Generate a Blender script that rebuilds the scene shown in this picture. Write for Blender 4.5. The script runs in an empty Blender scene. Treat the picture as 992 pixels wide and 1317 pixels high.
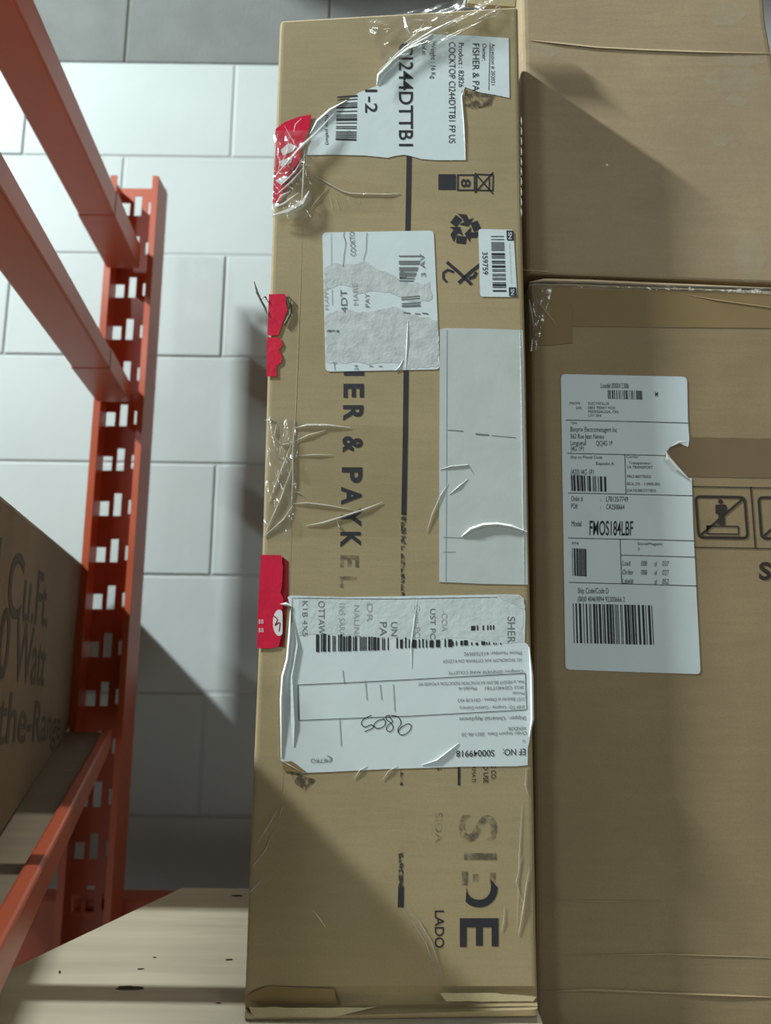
import bpy, bmesh, math, random
from mathutils import Vector, Matrix, noise
from mathutils.geometry import tessellate_polygon
C = bpy.context.scene.collection
S = bpy.context.scene
R = math.radians
# ------------------------------------------------------------------ camera
W, H, FPX = 992, 1317, 915.0
PITCH, ROLL = R(8.45), R(0.75)
CAM = Vector((0, 0, 1.35))
FW = Vector((0, math.cos(PITCH), math.sin(PITCH)))
_u = Vector((0, -math.sin(PITCH), math.cos(PITCH))); _r = Vector((1, 0, 0))
RT = _r * math.cos(ROLL) + _u * math.sin(ROLL)
UP = -_r * math.sin(ROLL) + _u * math.cos(ROLL)
cd = bpy.data.cameras.new('camera'); cam = bpy.data.objects.new('camera', cd); C.objects.link(cam)
cd.sensor_fit = 'VERTICAL'; cd.sensor_height = 36; cd.lens = FPX / H * 36; cd.clip_start = 0.02
cd.dof.use_dof = True; cd.dof.focus_distance = 0.48; cd.dof.aperture_fstop = 7.5
m = Matrix((RT, UP, -FW)).transposed().to_4x4(); m.translation = CAM
cam.matrix_world = m
S.camera = cam
# ------------------------------------------------------------------ light
S.view_settings.view_transform = 'Standard'; S.view_settings.look = 'None'
S.view_settings.gamma = 1; S.view_settings.use_curve_mapping = False
S.view_settings.exposure = 0.0
wd = bpy.data.worlds.new('world'); S.world = wd; wd.use_nodes = True
wd.node_tree.nodes['Background'].inputs[0].default_value = (1.0, 0.95, 0.88, 1)
wd.node_tree.nodes['Background'].inputs[1].default_value = 0.05
def area(name, loc, target, sx, sy, energy, col=(0.90, 1.0, 0.98), along=(0, 1, 0)):
    l = bpy.data.lights.new(name, 'AREA'); l.shape = 'RECTANGLE'; l.size = sx; l.size_y = sy
    l.energy = energy; l.color = col
    o = bpy.data.objects.new(name, l); C.objects.link(o); o.location = loc
    d = (Vector(target) - Vector(loc)).normalized()
    y = Vector(along); y = (y - d * y.dot(d)).normalized()           # the tube's long side
    x = y.cross(-d)
    mm = Matrix((x, y, -d)).transposed().to_4x4(); mm.translation = Vector(loc); o.matrix_world = mm
    return o
area('ceiling_tube', (-2.26, -0.3, 3.59), (0.0, 0.8, 1.3), 0.08, 0.28, 180)                 # key: along the aisle, upper left
area('ceiling_tube', (-2.26, -3.5, 3.51), (0.0, 0.8, 1.3), 0.08, 0.7, 40)                  # the next tube in the same row
area('ceiling_tube', (-0.2, 0.50, 5.6), (-0.2, 0.50, 1.1), 0.02, 1.2, 118, along=(1, 0, 0))  # tube added high over the shelf to light the plank
area('fill_light', (1.3, -1.0, 1.85), (0.0, 0.8, 1.4), 0.6, 0.6, 6.5)  # soft fill added at front right to brighten the box fronts

# ------------------------------------------------------------------ pixel <-> place helpers
def ray(px, py):
    return FW + RT * ((px - W / 2) / FPX) + UP * ((H / 2 - py) / FPX)
def at(px, py, Y):                 # the point at depth Y that the photograph shows there
    d = ray(px, py); return CAM + d * (Y / d.y)
def on_z(px, py, z):               # the point at height z
    d = ray(px, py); return CAM + d * ((z - CAM.z) / d.z)

# ------------------------------------------------------------------ materials
MATS = {}
def mat(name):
    m = bpy.data.materials.new(name); m.use_nodes = True
    MATS[name] = m
    nt = m.node_tree; return m, nt, nt.nodes['Principled BSDF']
def N(nt, t, **kw):
    n = nt.nodes.new(t)
    for k, v in kw.items(): setattr(n, k, v)
    return n
def ramp(nt, fac, stops):
    r = N(nt, 'ShaderNodeValToRGB'); e = r.color_ramp.elements
    while len(e) < len(stops): e.new(0.5)
    for q, (p, c) in zip(e, stops):
        q.position = p; q.color = (*c, 1) if len(c) == 3 else c
    nt.links.new(fac, r.inputs[0]); return r.outputs[0]
def noise_n(nt, scale, detail=4, mapscale=(1, 1, 1), rough=0.55):
    tc = N(nt, 'ShaderNodeNewGeometry'); mp = N(nt, 'ShaderNodeMapping'); mp.inputs['Scale'].default_value = mapscale
    nt.links.new(tc.outputs['Position'], mp.inputs[0])
    n = N(nt, 'ShaderNodeTexNoise'); n.inputs['Scale'].default_value = scale; n.inputs['Detail'].default_value = detail
    n.inputs['Roughness'].default_value = rough
    nt.links.new(mp.outputs[0], n.inputs[0]); return n.outputs['Fac']
def mix(nt, f, a, b, mode='MIX'):
    x = N(nt, 'ShaderNodeMix', data_type='RGBA', blend_type=mode)
    for i, v in ((0, f), (6, a), (7, b)):
        if isinstance(v, bpy.types.NodeSocket): nt.links.new(v, x.inputs[i])
        else: x.inputs[i].default_value = v if i == 0 else (*v, 1)
    return x.outputs[2]
def bump(nt, bs, h, strength, dist=0.001):
    b = N(nt, 'ShaderNodeBump'); b.inputs['Strength'].default_value = strength; b.inputs['Distance'].default_value = dist
    nt.links.new(h, b.inputs['Height']); nt.links.new(b.outputs[0], bs.inputs['Normal'])
def mul(c, k): return tuple(x * k for x in c)

def cardboard(name, col, rough=0.7, amp=0.10, flute=True):
    m, nt, bs = mat(name)
    a = noise_n(nt, 9, 5); b = noise_n(nt, 60, 3, (0.35, 0.35, 3.0)); c = noise_n(nt, 700, 2)
    c1 = ramp(nt, a, [(0.3, mul(col, 1 - amp)), (0.7, mul(col, 1 + amp))])
    c2 = ramp(nt, b, [(0.3, (0.96, 0.96, 0.96)), (0.7, (1.03, 1.03, 1.03))])
    c3 = ramp(nt, c, [(0.3, (0.94, 0.94, 0.94)), (0.7, (1.05, 1.05, 1.05))])
    nt.links.new(mix(nt, 1.0, mix(nt, 1.0, c1, c2, 'MULTIPLY'), c3, 'MULTIPLY'), bs.inputs['Base Color'])
    bs.inputs['Roughness'].default_value = rough; bs.inputs['Specular IOR Level'].default_value = 0.3
    bump(nt, bs, b, 0.14, 0.001)
    return m
def plain(name, col, rough=0.5, var=0.0, scale=20, metal=0.0, spec=0.4, bmp=0.0, bscale=200, coat=0):
    m, nt, bs = mat(name)
    bs.inputs['Roughness'].default_value = rough; bs.inputs['Metallic'].default_value = metal
    bs.inputs['Specular IOR Level'].default_value = spec
    bs.inputs['Coat Weight'].default_value = coat; bs.inputs['Coat Roughness'].default_value = 0.12
    f = noise_n(nt, scale, 4)
    nt.links.new(ramp(nt, f, [(0.3, mul(col, 1 - var)), (0.7, mul(col, 1 + var))]), bs.inputs['Base Color'])
    if bmp: bump(nt, bs, noise_n(nt, bscale, 3), bmp, 0.001)
    return m
def worn(name, col, lo, hi, scale=260, rough=0.7, amax=1.0):      # print with pieces flaked off
    m, nt, bs = mat(name)
    bs.inputs['Base Color'].default_value = (*col, 1); bs.inputs['Roughness'].default_value = rough
    f = noise_n(nt, scale, 5, rough=0.7)
    a = ramp(nt, f, [(lo, (amax, amax, amax)), (hi, (0, 0, 0))])
    nt.links.new(a, bs.inputs['Alpha']); return m
def film(name, fac, rough, tint=(0.985, 0.985, 0.97), white=0.0, bscale=60, bst=0.6):
    m, nt, bs = mat(name)
    out = nt.nodes['Material Output']; nt.nodes.remove(bs)
    tr = N(nt, 'ShaderNodeBsdfTransparent'); tr.inputs[0].default_value = (*tint, 1)
    gl = N(nt, 'ShaderNodeBsdfGlossy'); gl.inputs['Roughness'].default_value = rough
    df = N(nt, 'ShaderNodeBsdfDiffuse'); df.inputs[0].default_value = (0.75, 0.75, 0.72, 1)
    b = N(nt, 'ShaderNodeBump'); b.inputs['Strength'].default_value = bst; b.inputs['Distance'].default_value = 0.002
    nt.links.new(noise_n(nt, bscale, 3), b.inputs['Height'])
    nt.links.new(b.outputs[0], gl.inputs['Normal'])
    m1 = N(nt, 'ShaderNodeMixShader'); m1.inputs[0].default_value = fac
    nt.links.new(tr.outputs[0], m1.inputs[1]); nt.links.new(gl.outputs[0], m1.inputs[2])
    m2 = N(nt, 'ShaderNodeMixShader'); m2.inputs[0].default_value = white
    nt.links.new(m1.outputs[0], m2.inputs[1]); nt.links.new(df.outputs[0], m2.inputs[2])
    nt.links.new(m2.outputs[0], out.inputs[0]); return m

KRAFT = cardboard('kraft_tall', (0.335, 0.262, 0.148))
KRAFT2 = cardboard('kraft_right_low', (0.285, 0.208, 0.115))
KRAFT3 = cardboard('kraft_right_high', (0.355, 0.266, 0.165))
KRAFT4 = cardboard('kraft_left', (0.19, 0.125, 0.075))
KRAFT_L = cardboard('kraft_lit_fold', (0.46, 0.39, 0.24))  # paler kraft that paints the light caught by the bottom folds
PAPER = plain('label_paper', (0.61, 0.68, 0.70), 0.45, 0.03, 30, bmp=0.15, bscale=90)
PAPER_T = plain('torn_paper', (0.48, 0.52, 0.515), 0.8, 0.13, 110, bmp=0.4, bscale=240)
PAPER_G = plain('grey_label_paper', (0.46, 0.495, 0.48), 0.55, 0.05, 40, bmp=0.1)
PAPER_W = plain('curled_paper', (0.75, 0.77, 0.75), 0.5, 0.03, 40)
PAPER_S = plain('scraped_paper', (0.54, 0.60, 0.61), 0.5, 0.05, 60, bmp=0.5, bscale=160)
INK = plain('black_ink', (0.022, 0.022, 0.028), 0.6, 0.15, 90)
INK_B = plain('brown_ink', (0.022, 0.015, 0.010), 0.6, 0.15, 90)
INK_S = plain('soft_print', (0.075, 0.052, 0.036), 0.8)
INK_G = plain('grey_ink', (0.16, 0.17, 0.18), 0.6, 0.1, 90)
INK_P = plain('pale_ink', (0.36, 0.38, 0.39), 0.6, 0.1, 90)
INK_U = plain('blue_line_ink', (0.30, 0.36, 0.46), 0.6)
INK_W = worn('worn_ink', (0.03, 0.028, 0.028), 0.44, 0.56)
INK_F = worn('faded_ink', (0.10, 0.085, 0.06), 0.30, 0.66, 160)
RED = plain('red_tape', (0.62, 0.018, 0.055), 0.22, 0.06, 60, spec=0.6, bmp=0.35, bscale=130, coat=0.6)
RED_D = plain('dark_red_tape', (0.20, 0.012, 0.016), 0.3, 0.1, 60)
TAPEW = plain('tape_white_print', (0.72, 0.70, 0.70), 0.3, 0.05, 80)
BROWN_TAPE = plain('brown_tape', (0.225, 0.152, 0.062), 0.5, 0.05, 30, bmp=0.2, bscale=50)
DARK_TAPE = plain('dark_brown_tape', (0.165, 0.11, 0.055), 0.7, 0.06, 30, bmp=0.2, bscale=50)
CLEAR = film('clear_tape', 0.035, 0.16, bscale=70, bst=0.5)
CRINKLE = film('crinkled_film', 0.10, 0.16, bscale=140, bst=0.4, white=0.05)
HAZY = film('hazy_film', 0.04, 0.35, tint=(0.86, 0.85, 0.84), white=0.035, bscale=25, bst=0.5)
GLINT = film('glint_ridge', 0.40, 0.14, white=0.34, bscale=200, bst=0.5)  # diffuse white in the film paints glints into its colour
FRAY = plain('frayed_strand', (0.10, 0.10, 0.07), 0.8, 0.2, 200)
DIRT = worn('dirt', (0.07, 0.055, 0.035), 0.38, 0.6, 300)
STEEL = plain('orange_red_steel', (0.42, 0.080, 0.034), 0.36, 0.07, 14, spec=0.5, bmp=0.08, bscale=60)
WALLP = plain('painted_block', (0.445, 0.49, 0.495), 0.6, 0.035, 5, bmp=0.35, bscale=55)
WALLG = plain('bare_block', (0.165, 0.175, 0.172), 0.9, 0.10, 12, bmp=0.8, bscale=180)
MORT = plain('painted_mortar', (0.41, 0.445, 0.45), 0.7, 0.04, 12, bmp=0.3)
MORTG = plain('bare_mortar', (0.20, 0.195, 0.17), 0.9, 0.08, 12, bmp=0.5)
FLOORM = plain('concrete_floor', (0.30, 0.30, 0.29), 0.7, 0.12, 4, bmp=0.2)
SCUFF = worn('pale_scuff', (0.62, 0.60, 0.55), 0.32, 0.66, 90, amax=0.16)
def wood(name, col):
    m, nt, bs = mat(name)
    a = noise_n(nt, 22, 5, (0.22, 2.6, 2.6)); b = noise_n(nt, 5, 3, (0.4, 1.5, 1))
    c1 = ramp(nt, a, [(0.3, mul(col, 0.86)), (0.62, mul(col, 1.06))])
    c2 = ramp(nt, b, [(0.3, (0.94, 0.92, 0.88)), (0.7, (1.04, 1.04, 1.04))])
    nt.links.new(mix(nt, 1.0, c1, c2, 'MULTIPLY'), bs.inputs['Base Color'])
    bs.inputs['Roughness'].default_value = 0.7; bump(nt, bs, a, 0.2, 0.001); return m
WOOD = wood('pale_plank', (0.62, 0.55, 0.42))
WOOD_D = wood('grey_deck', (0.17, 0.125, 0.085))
KNOT = plain('knot', (0.06, 0.04, 0.025), 0.8, 0.2, 100)

# ------------------------------------------------------------------ object helpers
def thing(name, loc, label, cat, group=None):
    o = bpy.data.objects.new(name, None); C.objects.link(o); o.location = loc
    o.empty_display_size = 0.05
    o['label'] = label; o['category'] = cat
    if group: o['group'] = group
    bpy.context.view_layer.update()
    return o
ROOTLOC = {}
def link(name, me, material, parent=None, label=None, smooth=False):
    o = bpy.data.objects.new(name, me); C.objects.link(o)
    if material: me.materials.append(material)
    if parent is not None:
        off = Vector((0, 0, 0)); p = parent
        while p is not None: off += p.location; p = p.parent
        o.parent = parent; o.location = -off          # geometry is written in world space
    if label: o['label'] = label
    if smooth:
        for p in me.polygons: p.use_smooth = True
    return o
def mesh(name, verts, faces):
    me = bpy.data.meshes.new(name); me.from_pydata([tuple(v) for v in verts], [], faces); me.update(); return me
def fixn(me):
    bm = bmesh.new(); bm.from_mesh(me); bmesh.ops.recalc_face_normals(bm, faces=bm.faces); bm.to_mesh(me); bm.free()
class MB:
    def __init__(s): s.v = []; s.f = []
    def add(s, vs, fs):
        b = len(s.v); s.v += [Vector(v) for v in vs]; s.f += [tuple(i + b for i in f) for f in fs]
    def hexa(s, p):               # 8 points: bottom ring then top ring
        s.add(p, [(3, 2, 1, 0), (4, 5, 6, 7), (0, 1, 5, 4), (1, 2, 6, 5), (2, 3, 7, 6), (3, 0, 4, 7)])
    def box(s, x0, x1, y0, y1, z0, z1):
        s.hexa([(x0, y0, z0), (x1, y0, z0), (x1, y1, z0), (x0, y1, z0), (x0, y0, z1), (x1, y0, z1), (x1, y1, z1), (x0, y1, z1)])
    def build(s, name, material, parent=None, label=None, bevel=0, segs=2, smooth=False):
        me = mesh(name, s.v, s.f); fixn(me)
        if bevel:
            bm = bmesh.new(); bm.from_mesh(me)
            bmesh.ops.bevel(bm, geom=[e for e in bm.edges if len(e.link_faces) == 2 and e.calc_face_angle(0) > 0.6], offset=bevel, segments=segs, profile=0.5, affect='EDGES')
            bm.to_mesh(me); bm.free()
        return link(name, me, material, parent, label, smooth)

# a flat thing stuck to a front at depth Y: outline in photograph coordinates, real thickness
def rpoly(pts, r, n=5):
    out = []; L = len(pts)
    for i in range(L):
        p = Vector(pts[i]); a = Vector(pts[i - 1]); b = Vector(pts[(i + 1) % L])
        u = (a - p).normalized(); w = (b - p).normalized()
        rr = r if not isinstance(r, (list, tuple)) else r[i]
        if rr <= 0: out.append(tuple(p)); continue
        s, e = p + u * rr, p + w * rr
        for k in range(n + 1):
            t = k / n; out.append(tuple((1 - t) ** 2 * s + 2 * t * (1 - t) * p + t * t * e))
    return out
def rough(pts, amp=1.0, step=6, seed=1, skip=()):     # torn outline
    rnd = random.Random(seed); out = []; L = len(pts)
    for i in range(L):
        a = Vector(pts[i]); b = Vector(pts[(i + 1) % L]); out.append(tuple(a))
        if i in skip: continue
        n = int((b - a).length / step)
        d = (b - a).normalized(); q = Vector((-d.y, d.x))
        for k in range(1, n):
            out.append(tuple(a + (b - a) * (k / n) + q * rnd.uniform(-amp, amp)))
    return out
def sheet(name, poly, Y, off, material, parent, label=None, thick=0.00025, warp=None):
    f = [at(x, y, Y - off - (warp(x, y) if warp else 0)) for x, y in poly]
    b = [at(x, y, Y - off + thick) for x, y in poly]
    n = len(poly)
    tris = tessellate_polygon([[Vector((x, y, 0)) for x, y in poly]])
    faces = [tuple(t) for t in tris] + [(i, (i + 1) % n, n + (i + 1) % n, n + i) for i in range(n)]
    me = mesh(name, f + b, faces); fixn_sheet(me, len(tris)); return link(name, me, material, parent, label)
def fixn_sheet(me, nt):
    bm = bmesh.new(); bm.from_mesh(me); bm.faces.ensure_lookup_table()
    for i in range(nt):
        if bm.faces[i].normal.y > 0: bm.faces[i].normal_flip()
    bm.to_mesh(me); bm.free()
class Ink:
    def __init__(s, Y, off): s.Y, s.off, s.v, s.f, s.cuts = Y, off, [], [], []
    def tri(s, pts, faces):
        b = len(s.v); s.cuts.append(b); s.v += [at(x, y, s.Y - s.off) for x, y in pts]; s.f += [tuple(i + b for i in q) for q in faces]
    def poly(s, pts):
        s.tri(pts, [tuple(t) for t in tessellate_polygon([[Vector((x, y, 0)) for x, y in pts]])])
    def rect(s, x0, y0, x1, y1): s.tri([(x0, y0), (x1, y0), (x1, y1), (x0, y1)], [(0, 1, 2, 3)])
    def stroke(s, pts, w, closed=False):
        P = [Vector(p) for p in pts]; L = len(P); A = []; B = []
        for i in range(L):
            a = P[i - 1] if (i or closed) else P[i]; b = P[(i + 1) % L] if (i < L - 1 or closed) else P[i]
            d1 = (P[i] - a); d2 = (b - P[i])
            d = ((d1.normalized() if d1.length else Vector((0, 0))) + (d2.normalized() if d2.length else Vector((0, 0)))).normalized()
            q = Vector((-d.y, d.x)) * w / 2
            if d1.length and d2.length:
                c = max(0.5, d.dot(d2.normalized())); q /= c
            A.append(P[i] + q); B.append(P[i] - q)
        n = L if closed else L - 1
        s.tri([tuple(p) for p in A + B], [(i, (i + 1) % L, L + (i + 1) % L, L + i) for i in range(n)])
    def disc(s, x, y, rx, ry=None, n=14):
        ry = ry or rx; s.tri([(x + rx * math.cos(6.2832 * k / n), y + ry * math.sin(6.2832 * k / n)) for k in range(n)], [tuple(range(n))])
    def bars(s, tl, tr, br, bl, n, seed, fill=0.5, ragged=0):
        rnd = random.Random(seed); ws = [rnd.choice((1, 1, 2, 3)) * (fill * 2 if k % 2 == 0 else (1 - fill) * 2) for k in range(2 * n - 1)]
        T = sum(ws); p = 0; tl, tr, br, bl = map(Vector, (tl, tr, br, bl))
        for k, w in enumerate(ws):
            if k % 2 == 0:
                u0, u1 = p / T, (p + w) / T; j = rnd.uniform(0, ragged)
                a, b, c, d = tl.lerp(tr, u0), tl.lerp(tr, u1), bl.lerp(br, u1), bl.lerp(br, u0)
                s.tri([tuple(a.lerp(d, j)), tuple(b.lerp(c, j * rnd.uniform(0.6, 1.2))), tuple(c), tuple(d)], [(0, 1, 2, 3)])
            p += w
    def text(s, t, p0, p1, cap, bold=0.0, cut=None, spacing=1.0):
        vs, tris, x0, x1 = glyphs(t, bold, spacing)
        p0, p1 = Vector(p0), Vector(p1); d = (p1 - p0); L = d.length; d.normalize(); up = Vector((d.y, -d.x))
        k = L / max(1e-6, (x1 - x0)); c = cap / CAPH
        pts = [tuple(p0 + d * ((x - x0) * k) + up * (y * c)) for x, y in vs]
        if cut: tris = [q for q in tris if all(cut(*pts[i]) for i in q)]
        s.tri(pts, tris)
    def build(s, name, material, parent, label=None):
        if name in ('printed_line', 'printed_text', 'tape_emblem', 'scratch', 'brand_lettering') and len(s.cuts) > 1:
            V, F, cuts = s.v, s.f, s.cuts + [len(s.v)]             # one object per mark or word
            for a, b in zip(cuts, cuts[1:]):
                s.v = V[a:b]; s.f = [tuple(i - a for i in f) for f in F if a <= f[0] < b]
                if s.f: s.build1(name, material, parent, label)
            return
        return s.build1(name, material, parent, label)
    def build1(s, name, material, parent, label=None):
        me = mesh(name, s.v, s.f)
        bm = bmesh.new(); bm.from_mesh(me)
        for f in bm.faces:
            if f.normal.y > 0: f.normal_flip()
        loose = [v for v in bm.verts if not v.link_faces]
        bmesh.ops.delete(bm, geom=loose, context='VERTS')
        bm.to_mesh(me); bm.free()
        return link(name, me, material, parent, label)
_gc = {}
def glyphs(t, bold, spacing):
    key = (t, bold, spacing)
    if key in _gc: return _gc[key]
    cu = bpy.data.curves.new('t', 'FONT'); cu.body = t; cu.size = 1; cu.offset = bold; cu.space_character = spacing
    cu.resolution_u = 6; cu.dimensions = '2D'; cu.fill_mode = 'FRONT'
    o = bpy.data.objects.new('t', cu); C.objects.link(o)
    dg = bpy.context.evaluated_depsgraph_get(); e = o.evaluated_get(dg); me = e.to_mesh()
    vs = [(v.co.x, v.co.y) for v in me.vertices]; me.calc_loop_triangles(); tr = [tuple(q.vertices) for q in me.loop_triangles]
    e.to_mesh_clear(); bpy.data.objects.remove(o); bpy.data.curves.remove(cu)
    xs = [v[0] for v in vs] or [0, 1]
    _gc[key] = (vs, tr, min(xs), max(xs)); return _gc[key]
CAPH = 0.7
_v = glyphs('H', 0, 1.0)[0]; CAPH = max(v[1] for v in _v)
def ridges(name, lines, Y, material, parent, label=None, off=0.0004):
    o = None
    for ln in lines: o = ridge1(name, ln, Y, material, parent, label, off)
    return o
def ridge1(name, ln, Y, material, parent, label, off):
    vs = []; fs = []; lines = [ln]        # each line: (points, width px, height m); tapering raised creases
    for pts, w, h in lines:
        P = [Vector(p) for p in pts]; L = len(P); b = len(vs)
        for i in range(L):
            d = (P[min(i + 1, L - 1)] - P[max(i - 1, 0)]).normalized(); q = Vector((-d.y, d.x)) * w / 2
            k = 0.25 if i in (0, L - 1) else 1.0
            a, c = P[i] + q * k, P[i] - q * k
            vs += [at(a.x, a.y, Y - off), at(P[i].x, P[i].y, Y - off - h * k), at(c.x, c.y, Y - off)]
        for i in range(L - 1):
            j = b + 3 * i
            fs += [(j, j + 1, j + 4, j + 3), (j + 1, j + 2, j + 5, j + 4)]
    me = mesh(name, vs, fs)
    bm = bmesh.new(); bm.from_mesh(me)
    for f in bm.faces:
        if f.normal.y > 0: f.normal_flip()
    bm.to_mesh(me); bm.free()
    return link(name, me, material, parent, label)
def crumple(name, quad, Y, nx, ny, amp, seed, material, parent, freq=(5, 5), off=0.0006, label=None, shear=0.0):
    tl, tr, br, bl = map(Vector, quad); vs = []; fs = []
    for j in range(ny + 1):
        for i in range(nx + 1):
            u, v = i / nx, j / ny
            p = tl.lerp(tr, u).lerp(bl.lerp(br, u), v)
            e = min(1, 6 * min(u, 1 - u, v, 1 - v))
            n = noise.noise(Vector((u * freq[0] + v * shear, v * freq[1] - u * shear, seed * 7.3)))
            n = abs(n) * 2
            vs.append(at(p.x, p.y, Y - off - amp * n * (0.15 + 0.85 * e)))
    for j in range(ny):
        for i in range(nx):
            a = j * (nx + 1) + i; fs.append((a, a + 1, a + nx + 2, a + nx + 1))
    me = mesh(name, vs, fs); return link(name, me, material, parent, label, True)
def loft(name, rows, back, material, parent, r=0.004, label=None, backdx=0.0):
    # rows: (left px, left py, right px, right py, depth Y) top to bottom; body runs straight back to depth `back`
    ring = []; vs = []; n = 4
    for (lx, ly, rx, ry, Y) in rows:
        A = at(lx, ly, Y); B = at(rx, ry, Y)
        D = Vector((A.x + backdx, back, A.z)); E = Vector((B.x + backdx, back, B.z)); pts = []
        for P, a, c in ((A, D, B), (B, A, E), (E, B, D), (D, E, A)):
            u = (a - P).normalized() * r; w = (c - P).normalized() * r
            for k in range(n + 1):
                t = k / n; pts.append(P + u * (1 - t) ** 2 + w * t ** 2)
        ring.append(len(pts)); vs += pts
    k = ring[0]; fs = []
    for j in range(len(rows) - 1):
        for i in range(k): fs.append((j * k + i, j * k + (i + 1) % k, (j + 1) * k + (i + 1) % k, (j + 1) * k + i))
    fs.append(tuple(range(k))); fs.append(tuple(range((len(rows) - 1) * k, len(rows) * k)))
    me = mesh(name, vs, fs); fixn(me)
    bm = bmesh.new(); bm.from_mesh(me)
    ed = [e for e in bm.edges if len(e.link_faces) == 2 and any(len(f.verts) > 8 for f in e.link_faces)]
    bmesh.ops.bevel(bm, geom=ed, offset=0.002, segments=2, profile=0.5, affect='EDGES'); bm.to_mesh(me); bm.free()
    return link(name, me, material, parent, label)

# ------------------------------------------------------------------ the setting
YW = 1.25
ZB = CAM.z + 1.069                       # top of the painted courses
PITCH_Z, PITCH_X = 0.2, 0.4
mb = MB(); mb.box(-2.6, 2.4, YW + 0.0018, YW + 0.2, 0.0, ZB)
wall = mb.build('wall_back', MORT); wall['kind'] = 'structure'
mb = MB(); mb.box(-2.6, 2.4, YW + 0.004, YW + 0.2, ZB, 3.2)
mb.build('upper_mortar', MORTG, wall, 'bare grey mortar above the painted courses')
def block_mesh(name, w, material, seed):
    g = 0.0018; mb = MB(); mb.box(g, w - g, -0.0, 0.05, g, PITCH_Z - g)
    me = mesh(name, mb.v, mb.f); fixn(me)
    bm = bmesh.new(); bm.from_mesh(me)
    bmesh.ops.bevel(bm, geom=[e for e in bm.edges if all(v.co.y < 0.01 for v in e.verts)], offset=0.0025, segments=2, profile=0.5, affect='EDGES')
    bm.to_mesh(me); bm.free(); me.materials.append(material); return me
BW = block_mesh('painted_block', PITCH_X, WALLP, 1); BG = block_mesh('bare_block', PITCH_X, WALLG, 2)
rnd = random.Random(4)
for row in range(-2, 12):
    z = ZB - PITCH_Z * (row + 1)
    if z < 0.0: continue
    zc = z + 0.1
    seam = at(163, 40, YW).x if row % 2 == 1 or row == -1 else at(300, 145, YW).x
    if row % 2: seam = at(155, 270, YW).x if row >= 0 else at(163, 40, YW).x
    x = seam - PITCH_X * 5
    while x < 1.7:
        gr = row < 0 and x + PITCH_X < 0.62
        o = bpy.data.objects.new('concrete_block', BG if gr else BW); C.objects.link(o); o.parent = wall
        o.location = (x, YW + rnd.uniform(-0.0012, 0.0012), z); x += PITCH_X
mb = MB(); mb.box(-3.5, 3.5, -4.5, YW + 0.2, -0.1, 0.0)
fl = mb.build('floor', FLOORM); fl['kind'] = 'structure'

# ------------------------------------------------------------------ storage rack: upright, beams, rails
YF, YU = 1.06, 1.107                     # front lips and recessed web of the upright
up0 = at(165, 800, YU)
rack = thing('storage_rack', (up0.x, YU, 0.0), 'orange red steel storage rack with a perforated upright post at left', 'rack')
xa, xb = at(111, 640, YF).x, at(120, 640, YF).x          # left lip
xc, xd = at(169, 640, YF).x, at(177, 640, YF).x          # right lip
xl, xr = xa + 0.002, xd - 0.002
ztop = at(150, 242, YU).z; ztop2 = at(200, 226, YF).z
def holed_plate(x0, x1, y0, y1, z0, z1, holes):
    xs = sorted({x0, x1, *[h[0] for h in holes], *[h[1] for h in holes]}); zs = sorted({z0, z1, *[h[2] for h in holes], *[h[3] for h in holes]})
    def solid(i, j):
        if not (0 <= i < len(xs) - 1 and 0 <= j < len(zs) - 1): return False
        cx, cz = (xs[i] + xs[i + 1]) / 2, (zs[j] + zs[j + 1]) / 2
        return not any(h[0] < cx < h[1] and h[2] < cz < h[3] for h in holes)
    mb = MB()
    for i in range(len(xs) - 1):
        for j in range(len(zs) - 1):
            if not solid(i, j): continue
            a, b, c, d = xs[i], xs[i + 1], zs[j], zs[j + 1]
            mb.add([(a, y0, c), (b, y0, c), (b, y0, d), (a, y0, d)], [(0, 1, 2, 3)])
            mb.add([(a, y1, c), (b, y1, c), (b, y1, d), (a, y1, d)], [(3, 2, 1, 0)])
            if not solid(i - 1, j): mb.add([(a, y0, c), (a, y0, d), (a, y1, d), (a, y1, c)], [(0, 1, 2, 3)])
            if not solid(i + 1, j): mb.add([(b, y0, c), (b, y1, c), (b, y1, d), (b, y0, d)], [(0, 1, 2, 3)])
            if not solid(i, j - 1): mb.add([(a, y0, c), (a, y1, c), (b, y1, c), (b, y0, c)], [(0, 1, 2, 3)])
            if not solid(i, j + 1): mb.add([(a, y0, d), (b, y0, d), (b, y1, d), (a, y1, d)], [(0, 1, 2, 3)])
    return mb
sq = at(133, 654, YU); sl = at(151, 649, YU); s3 = at(168.5, 652, YU)
holes = []
for k in range(-14, 9):
    dz = 0.0726 * k
    if sq.z + dz + 0.025 > ztop: continue
    holes.append((sq.x - 0.0083, sq.x + 0.0083, sq.z + dz - 0.0115, sq.z + dz + 0.0115))
    holes.append((sl.x - 0.006, sl.x + 0.006, sl.z + dz - 0.018, sl.z + dz + 0.018))
    holes.append((s3.x - 0.0045, s3.x + 0.0045, s3.z + dz - 0.011, s3.z + dz + 0.011))
holed_plate(xl, xr, YU, YU + 0.002, 0.0, ztop, holes).build('upright_web', STEEL, rack, 'perforated web with square and slotted holes')
mb = MB(); mb.box(xa, xl, YF + 0.002, YU + 0.002, 0, ztop2); mb.box(xa, xb, YF, YF + 0.002, 0, ztop2)
mb.build('upright_flange', STEEL, rack)
mb = MB(); mb.box(xr, xd, YF + 0.002, YU + 0.002, 0, ztop2); mb.box(xc, xd, YF, YF + 0.002, 0, ztop2)
mb.build('upright_flange', STEEL, rack)
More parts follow.
